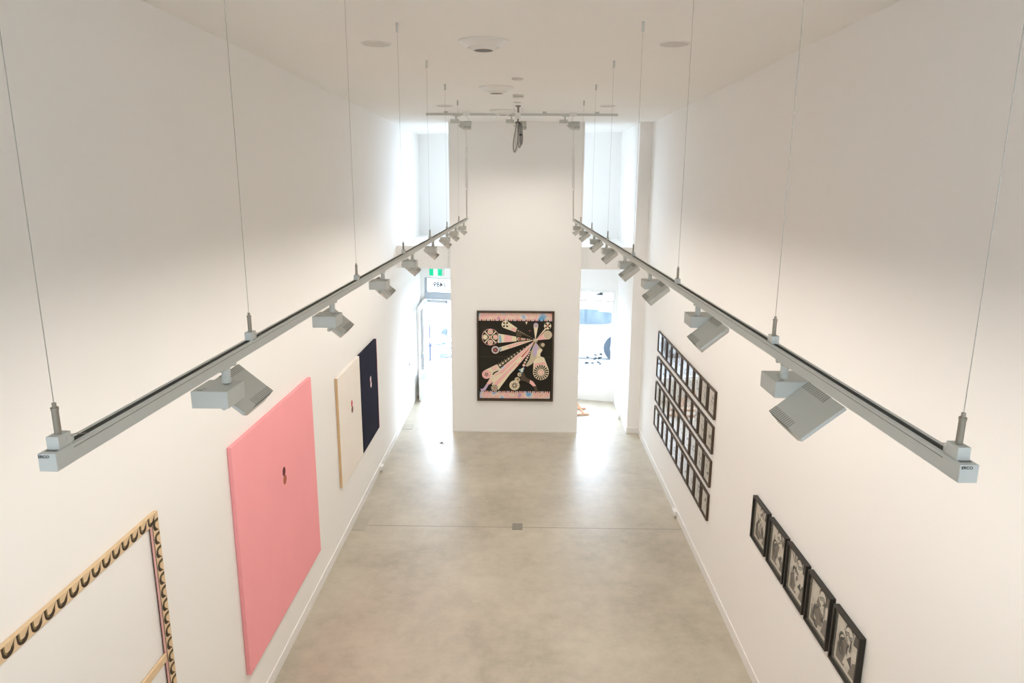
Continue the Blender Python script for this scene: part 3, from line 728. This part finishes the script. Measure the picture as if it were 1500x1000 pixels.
# big wheel
P_([(318, 294), (480, 320), (484, 362), (312, 378)], 1); P_([(372, 306), (440, 316), (440, 364), (372, 370)], 2); P_([(322, 304), (340, 310), (348, 372), (326, 374)], 4)
C_(243, 326, 78, 2); C_(243, 326, 74, 0)
for k in range(4):
    a = k * PI / 2; C_(243 + 48 * math.cos(a), 326 + 48 * math.sin(a), 25, (6, 2, 6, 2)[k]); C_(243 + 48 * math.cos(a), 326 + 48 * math.sin(a), 16, (2, 6, 1, 6)[k])
petals(243, 326, 4, 70, 6, 4, 1, PI / 4); C_(243, 326, 14, 1); C_(243, 326, 8, 7)
P_([(478, 290), (500, 276), (530, 300), (530, 320), (484, 320)], 5); P_([(484, 320), (488, 360), HB], 0)
for k in range(8):
    t = k / 9; x, y = 500 + (HB[0] - 500) * t, 340 + (HB[1] - 340) * t; C_(x, y, 14 * (1 - t) + 1, (1, 7, 1)[k % 3], 10); C_(x, y, 7 * (1 - t) + .6, 0, 8)
P_([(322, 418), (332, 456), (500, 400), HB, (500, 366)], 1); P_([(400, 404), (490, 378), (620, 352), (500, 392), (410, 424)], 2); P_([(328, 424), (345, 418), (345, 446), (332, 450)], 4)
C_(290, 440, 35, 3); ringdots(290, 440, 31, 4.5, 20, 1); C_(290, 440, 22, 5); C_(290, 440, 10, 7)
# the long leg and skirt
P_([(188, 628), (305, 570), (335, 612), (240, 704)], 1); P_([(250, 600), (300, 574), (320, 600), (280, 640)], 8); C_(208, 665, 42, 2); petals(208, 665, 4, 18, 6, 5, 5, .3)
P_([(306, 572), (336, 606), HB], 0)
for k in range(11):
    t = k / 12.; x, y = 332 + (HB[0] - 332) * t, 578 + (HB[1] - 578) * t; r = 15 * (1 - t) + 1
    C_(x, y, r, 5, 12); C_(x, y, r * .6, 1, 10); petals(x, y, r * .9, r * 1.5, 2.4 * (1 - t) + .3, 6, 6, k)
P_([(152, 796), (178, 792), (206, 752), (244, 690), (330, 612), (520, 452), HB, (590, 470), (498, 580), (418, 668), (345, 722), (262, 736), (226, 760), (196, 812), (160, 816)], 8)
P_([(152, 796), (178, 792), (206, 752), (226, 760), (196, 812), (160, 816)], 3); P_([(330, 640), (480, 500), (640, 362), (560, 470), (420, 620), (330, 690)], 2); P_([(268, 690), (340, 650), (380, 664), (330, 716), (268, 724)], 1)
P_([(262, 662), (276, 640), (318, 622), (318, 632), (284, 650), (272, 666)], 0); P_([(330, 702), (420, 612), (430, 622), (350, 700)], 0)
P_([(256, 752), (640, 366), HB, (318, 804)], 1); P_([(280, 742), (480, 545), (490, 556), (300, 770)], 2); P_([(520, 500), (640, 372), HB, (540, 500)], 7)
C_(282, 785, 32, 0); petals(282, 785, 9, 31, 5, 9, 1); C_(282, 785, 8, 7)
# fan wheel
P_([(638, 625), (642, 512), (700, 486), (738, 504), (782, 612)], 1); P_([(650, 560), (740, 540), (760, 580), (650, 600)], 2); C_(710, 637, 73, 1); petals(710, 637, 30, 68, 7, 18, 0); C_(710, 637, 24, 2); C_(710, 637, 13, 1)
# torso, arms and dark mask
P_([(648, 372), (664, 368), (694, 408), (722, 430), (704, 492), (660, 512), (628, 560), (584, 586), (566, 578), (604, 516), (620, 440)], 6); P_([(634, 420), (664, 374), (684, 404), (668, 470), (640, 500)], 3); P_([(672, 440), (700, 420), (718, 432), (702, 488), (668, 500)], 1)
C_(716, 388, 27, 5); C_(724, 386, 17, 6); P_([(700, 470), (716, 440), (722, 496), (706, 492)], 0)
for k, (x, y, r) in enumerate(((552, 572, 13), (562, 547, 11), (574, 523, 10), (584, 502, 9), (594, 482, 8), (603, 464, 7), (610, 448, 6))): C_(x, y, r, (2, 6, 1)[k % 3], 14); C_(x, y, r * .5, (1, 2, 6)[k % 3], 10)
P_([(504, 612), (526, 604), (552, 588), (556, 600), (544, 640), (526, 638)], 4); P_([(526, 606), (550, 592), (540, 636), (526, 632)], 1)
C_(514, 657, 19, 1); C_(514, 657, 11, 5); C_(514, 657, 5, 1)
P_([(532, 644), (552, 640), (574, 684), (612, 704), (606, 738), (560, 716), (518, 714)], 5); P_([(612, 704), (640, 722), (668, 760), (640, 764), (606, 736)], 2); P_([(640, 764), (668, 762), (690, 814), (662, 814)], 5)
C_(493, 705, 25, 6); petals(498, 700, 2, 12, 4, 4, 5); C_(468, 757, 47, 1); ringdots(468, 757, 36, 7, 10, 6); petals(468, 757, 8, 26, 5, 9, 0); C_(468, 757, 8, 1)
# small cones at the top
P_([(636, 212), (680, 212), HB], 1); C_(658, 210, 22, 3); C_(658, 210, 13, 6); ringdots(658, 210, 8, 2.5, 5, 5)
C_(764, 215, 33, 1); petals(764, 215, 8, 30, 9, 4, 0, PI / 4); C_(764, 215, 9, 7); P_([(744, 232), (756, 240), HB], 1)
P_([(738, 268), (786, 332), HB], 2); C_(765, 295, 40, 1); C_(765, 295, 36, 6); C_(765, 295, 22, 2); C_(765, 295, 19, 6)
C_(602, 260, 6, 7, 10); P_([(562, 180), (582, 180), (573, 206)], 1); C_(572, 186, 8, 1, 12); petals(655, 345, 2, 22, 4, 8, 1)
mb.build('textile', AM, AR, fix=False)

# ------------------------------------------------------------------ small fittings
mb = MB(); mb.box((-.036, -.058, 0), (.036, .058, .009)); o = mb.build('light_switch', 'plastic', bevel=.003); o.matrix_world = onleft(14.03, 1.45); tag(o, 'pale light switch plate on the wall before the street door', 'light switch')
mb = MB(); mb.box((-.012, -.016, .009), (.012, .016, .013)); mb.build('rocker', 'alu', o)
mb = MB(); mb.cyl((0, 0, 0), (0, 0, .012), .022); o = mb.build('switch_button', 'gasket'); o.matrix_world = onleft(13.95, 1.02); tag(o, 'small dark round button on the wall below the light switch', 'button')
def outlet(lb, mw):
    r = thing('power_outlet', lb, 'power outlet', mw, 'skirting power outlets')
    mb = MB(); mb.box((-.07, -.030, 0), (.07, .042, .045)); mb.build('housing', 'plastic', r, bevel=.006)
    mb = MB(); mb.box((-.045, -.012, .045), (-.015, .018, .0465)); mb.box((.015, -.012, .045), (.045, .018, .0465)); mb.build('socket', 'speaker', r)
mw = onleft(10.80, .06); mw[0][3] += .012; outlet('white skirting outlet below the dark navy canvas', mw)
mw = onright(9.30, .06); mw[0][3] -= .012; outlet('white skirting outlet under the grid of small frames', mw)
mw = basis((XP - .012, 13.62, .06), (0, -1, 0), (0, 0, 1), (-1, 0, 0)); outlet('white skirting outlet in the window recess', mw)
def floor_box(lb, x, y, w, d, m_='floorbox'):
    r = thing('floor_box', lb, 'floor box', Matrix.Translation((x, y, 0)), 'flush floor boxes')
    mb = MB(); mb.box((-w / 2, -d / 2, 0), (w / 2, d / 2, .003)); mb.build('rim', m_, r)
    mb = MB(); mb.box((-w / 2 + .012, -d / 2 + .012, .003), (w / 2 - .012, d / 2 - .012, .0042)); mb.build('lid', m_, r)
floor_box('square steel floor box in the middle of the concrete joint', -.048, 8.92, .145, .19)
M['palebox'] = mat('pale_floor_plate', (.42, .375, .30, 1), .5, var=.05)
floor_box('pale flush floor plate by the skirting below the canvases', -2.25, 8.92, .18, .36, 'palebox')
floor_box('pale flush floor plate by the wall near the street door', -2.24, 12.97, .19, .28, 'palebox')

# timber base of a seat showing past the end wall
st = thing('timber_easel', 'orange timber leg and foot poking out behind the white end wall', 'easel', Matrix.Translation((1.0, 13.86, 0)))
def beam(name, a, b, r, m_): 
    a = Vector(a); b = Vector(b); q = (b - a).to_track_quat('Z', 'Y').to_matrix().to_4x4(); mx = Matrix.Translation(a) @ q
    mb = MB(); mb.box((-r, -r, 0), (r, r, (b - a).length), mx=mx); return mb.build(name, m_, st)
beam('foot', (-.30, -.10, .022), (.40, -.03, .022), .018, 'copperwood'); beam('foot', (-.30, .30, .022), (.36, .34, .022), .018, 'copperwood')
beam('leg', (-.10, .10, .55), (.285, -.045, .035), .018, 'copperwood'); beam('leg', (-.10, .12, .55), (.25, .33, .035), .018, 'copperwood')
beam('leg', (-.10, .10, .55), (-.26, -.09, .035), .018, 'copperwood'); beam('brace', (-.20, -.05, .22), (.16, -.01, .22), .012, 'copperwood')

# vinyl marks on the shop window
dc = MB()
def dcl(x, z, pts, sc_=1.):
    dc.face([(x + p[0] * sc_, fy(x + p[0] * sc_, .095), z + p[1] * sc_) for p in pts])
dcl(1.70, 2.36, [(-.12, .0), (-.09, .03), (-.045, .04), (-.035, .125), (-.015, .06), (.02, .085), (.075, .095), (.05, .07), (.06, .055), (.02, .035), (.03, .012), (.09, .0)])
o = dc.build('window_sticker', 'decal', fix=False); tag(o, 'pale blue jagged sticker high on the shop window glass', 'sticker')
rnd = random.Random(4)
dc = MB()
for k in range(15):
    x = 1.36 + rnd.random() * .40; z = .80 + rnd.random() * .30; a = rnd.random() * 6.28
    pts = [(.032 * math.cos(a + t) * (1.5 if i % 2 else .8), .020 * math.sin(a + t)) for i, t in enumerate((0, .7, 1.5, 2.4, 3.3, 4.1))]
    dcl(x, z, pts)
o = dc.build('window_sticker', 'decal', fix=False); tag(o, 'speckled pale leafy sticker low on the shop window glass', 'sticker')

# ------------------------------------------------------------------ the street
mb = MB(); mb.prism([(-14, fy(-14, .25)), (14, fy(14, .25)), (14, fy(14, 2.9)), (-14, fy(-14, 2.9))], -.3, -.02)
struct(mb.build('pavement', 'paving'))
mb = MB(); mb.prism([(-40, fy(-40, 2.9)), (40, fy(40, 2.9)), (40, 60), (-40, 60)], -.4, -.12)
struct(mb.build('road', 'asphalt'))

# parked car: local x along the car (nose at -x), y across (kerb side at 0), z up
car = thing('parked_car', 'white hatchback parked at the kerb outside the shop window', 'car')
cu_ = Vector((1, -.12, 0)).normalized()
car.matrix_world = basis((2.62, 19.05, -.12), cu_, Vector((-cu_.y, cu_.x, 0)), (0, 0, 1))
prof = [(-3.35, .002), (-3.4, .55), (-3.3, .74), (-2.5, .90), (-2.35, .93), (.55, .93), (.62, .80), (.66, .45), (.6, .002)]
mb = MB()
lo = [(p[0], .0, p[1]) for p in prof]; hi = [(p[0], 1.7, p[1]) for p in prof]; mb.hexa(lo, hi)
mb.build('body', 'carwhite', car, bevel=.05)
mb = MB(); mb.hexa([(-2.45, .04, .92), (.55, .04, .92), (.55, 1.66, .92), (-2.45, 1.66, .92)], [(-1.55, .18, 1.52), (.10, .18, 1.52), (.10, 1.52, 1.52), (-1.55, 1.52, 1.52)])
mb.build('cabin', 'carwhite', car, bevel=.06)
def cabin_pt(x, z, off): 
    t = (z - .92) / .6; return (x, .04 + .14 * t - off, z)
def swin(pts):
    mb = MB(); f = [cabin_pt(x, z, .006) for x, z in pts]; b = [cabin_pt(x, z, -.012) for x, z in pts]; mb.hexa(b, f); return mb.build('side_window', 'carglass', car)
swin([(-.82, .985), (-.35, .995), (-.16, 1.03), (-.10, 1.10), (-.08, 1.20), (-.07, 1.33), (-.50, 1.35), (-.51, 1.40), (-.82, 1.40)])
mb = MB(); f = [cabin_pt(x, z, .004) for x, z in ((-.90, .985), (-.82, .985), (-.82, 1.40), (-.90, 1.40))]; mb.hexa([cabin_pt(x, z, -.012) for x, z in ((-.90, .985), (-.82, .985), (-.82, 1.40), (-.90, 1.40))], f); mb.build('door_pillar', 'pillarblue', car)
swin([(-2.05, .985), (-.90, .985), (-.90, 1.40), (-1.45, 1.40)])
mb = MB(); b = [(-2.40, .20, .97), (-2.40, 1.50, .97), (-1.66, 1.40, 1.46), (-1.66, .30, 1.46)]; mb.hexa(b, [(p[0] - .02, p[1], p[2] + .02) for p in b]); mb.build('windscreen', 'carglass', car)
mb = MB(); b = [(.55, .20, 1.0), (.55, 1.50, 1.0), (.22, 1.40, 1.42), (.22, .30, 1.42)]; mb.hexa(b, [(p[0] + .02, p[1], p[2] + .02) for p in b]); mb.build('rear_window', 'carglass', car)
for x in (-2.55, .05):
    for y, s in ((-.012, 1), (1.712, -1)):
        mb = MB(); mb.cyl((x, y, .33), (x, y + s * .20, .33), .33, n=32); wv = mb.build('wheel', 'tyre', car)
        mb = MB(); mb.cyl((x, y - s * .012, .33), (x, y + s * .02, .33), .21, n=24); mb.build('rim', 'rim', wv)
        mb = MB(); mb.cyl((x, y - s * .004 + s * .008, .34), (x, y + s * .02, .34), .385, n=32); mb.build('wheel_arch', 'tyre', wv)
mb = MB(); mb.box((-3.3, -.004, .10), (.55, .01, .20)); mb.build('sill_strip', 'carwhite', car)

# pavement cafe set
gz = -.02
ctb = thing('cafe_table', 'small round white cafe table on the pavement outside the door', 'table', Matrix.Translation((-2.14, 17.75, gz)))
mb = MB(); mb.cyl((0, 0, .70), (0, 0, .725), .36, n=36); mb.build('tabletop', 'tablewhite', ctb)
mb = MB(); mb.lathe([(.361, .703), (.364, .712), (.361, .722)], 36); mb.build('rim', 'gasket', ctb)
mb = MB(); mb.cyl((0, 0, .03), (0, 0, .70), .022); mb.build('column', 'tablewhite', ctb)
for k in range(3):
    a = k * 2 * PI / 3 + .5; mb = MB(); mb.cyl((0, 0, .10), (.27 * math.cos(a), .27 * math.sin(a), .012), .014, n=8); mb.build('leg', 'tablewhite', ctb)
def cafe_chair(lb, x, y, rz):
    r = thing('cafe_chair', lb, 'chair', Matrix.Translation((x, y, gz)) @ Matrix.Rotation(rz, 4, 'Z'), 'pavement cafe chairs')
    mb = MB(); mb.prism([(.21 * math.cos(a) * (1 if abs(math.cos(a)) < .8 else .97), .20 * math.sin(a)) for a in [2 * PI * k / 20 for k in range(20)]], .445, .465); mb.build('seat', 'chairblue', r)
    mb = MB(); n = 14
    o_ = [(.225 * math.cos(a), .215 * math.sin(a)) for a in [-.95 + 1.9 * k / n for k in range(n + 1)]]; i_2 = [(p[0] * .93, p[1] * .93) for p in o_[::-1]]
    b = o_ + i_2
    for k in range(n):
        q = [o_[k], o_[k + 1], (o_[k + 1][0] * .93, o_[k + 1][1] * .93), (o_[k][0] * .93, o_[k][1] * .93)]
        h0 = .66 if 1 < k < n - 2 else .69; h1 = .84 - .004 * (k - n / 2 + .5) ** 2
        mb.hexa([(p[0], p[1], h0) for p in q], [(p[0] * 1.12, p[1] * 1.1, h1) for p in q])
    mb.build('backrest', 'chairblue', r)
    for sy in (-1, 1):
        mb = MB(); mb.cyl((.17, .14 * sy, .45), (.215, .15 * sy, .74), .010, n=8); mb.build('back_post', 'chairblue', r)
        for sx in (-1, 1):
            mb = MB(); mb.cyl((.14 * sx, .14 * sy, .45), (.20 * sx, .19 * sy, 0), .011, n=8); mb.build('leg', 'alu', r)
    return r
cafe_chair('blue grey cafe chair standing behind the white pavement table', -2.31, 18.55, .6)
cafe_chair('blue grey cafe chair tucked before the white table, half hidden by the end wall', -1.93, 17.12, -.2)
po = thing('slim_post', 'slim dark metal post standing on the pavement past the open door', 'post', Matrix.Translation((-2.52, 18.35, gz)))
mb = MB(); mb.cyl((0, 0, 0), (0, 0, .95), .022, n=12); mb.build('shaft', 'postdark', po)
mb = MB(); mb.cyl((0, 0, .95), (0, 0, 1.0), .035, .02, n=12); mb.cyl((0, 0, .40), (0, 0, .47), .045, n=12); mb.build('collar', 'postdark', po)
mb = MB(); mb.box((-.05, -.012, .60), (-.02, .012, .80)); mb.build('plate', 'alu', po)
def leaf(lb, x, y, z, s, a):
    mb = MB(); pts = []
    for k in range(11):
        t = 2 * PI * k / 11; r = s * (1 if k % 2 == 0 else .55); pts.append((r * math.cos(t + a), r * .75 * math.sin(t + a), .004 + .012 * math.sin(2.3 * k) ** 2))
    c = mb.bm.verts.new((0, 0, .006)); v = [mb.bm.verts.new(p) for p in pts]
    for k in range(11): mb.bm.faces.new((c, v[k], v[(k + 1) % 11]))
    o = mb.build('fallen_leaf', 'leaf', fix=False); o.location = (x, y, z)
    md = o.modifiers.new('thick', 'SOLIDIFY'); md.thickness = .0015
    tag(o, lb, 'leaf')
leaf('dry curled leaf lying on the concrete floor near the end wall', -1.48, 12.1, .002, .055, .4)

# ------------------------------------------------------------------ light
w = bpy.data.worlds.new('overcast_sky'); sc.world = w; w.use_nodes = True
nt = w.node_tree; bg = nt.nodes['Background']
bg.inputs['Color'].default_value = (.70, .83, 1., 1); bg.inputs['Strength'].default_value = 13.5
def portal(name, mw, sx, sy):
    li = bpy.data.lights.new(name, 'AREA'); li.shape = 'RECTANGLE'; li.size = sx; li.size_y = sy; li.cycles.is_portal = True
    o = bpy.data.objects.new(name, li); COL.objects.link(o); o.matrix_world = mw
def fac_portal(name, f, k, x0, x1, z0, z1, d):
    u = Vector((-1, k, 0)).normalized(); n = Vector((k, 1, 0)).normalized()     # light points along -n of its own z
    xc = (x0 + x1) / 2; portal(name, basis((xc, f(xc, d), (z0 + z1) / 2), u, (0, 0, 1), n), (x1 - x0) * math.hypot(1, k), z1 - z0)
fac_portal('daylight_shop_window', fy, .245, WX0, WX1, .46, 2.5, .26)
fac_portal('daylight_door', fy, .245, DX0, DX1, .02, 2.6, .26)
fac_portal('daylight_upper_window', uy, .21, UX0, UX1, 3.75, 5.66, .26)
portal('daylight_rear_window', basis((0, Y0 - .26, 4.775), (1, 0, 0), (0, 0, 1), (0, -1, 0)), 1.6, 1.55)

# ------------------------------------------------------------------ camera
f_px, pitch, yaw, roll = 1015.89628, .220797095, -.0156495003, .00596841117
cpi, spi = math.cos(pitch), math.sin(pitch)
fwd = Vector((math.sin(yaw) * cpi, math.cos(yaw) * cpi, -spi)); r = Vector((math.cos(yaw), -math.sin(yaw), 0)); u = r.cross(fwd)
r2 = r * math.cos(roll) + u * math.sin(roll); u2 = -r * math.sin(roll) + u * math.cos(roll)
cam = bpy.data.cameras.new('camera'); cam.sensor_width = 36; cam.lens = f_px / 1500 * 36; cam.clip_start = .05; cam.clip_end = 200
co = bpy.data.objects.new('camera', cam); COL.objects.link(co); co.matrix_world = basis((0, 0, 4.66), r2, u2, -fwd); sc.camera = co

vs = sc.view_settings; sc.display_settings.display_device = 'sRGB'
vs.view_transform = 'Standard'; vs.look = 'None'; vs.gamma = 1; vs.use_curve_mapping = False; vs.exposure = .38
sc.cycles.use_denoising = True
sc.cycles.max_bounces = 14; sc.cycles.diffuse_bounces = 10; sc.cycles.transparent_max_bounces = 16
sc.cycles.caustics_reflective = False; sc.cycles.caustics_refractive = False; sc.cycles.sample_clamp_indirect = 6
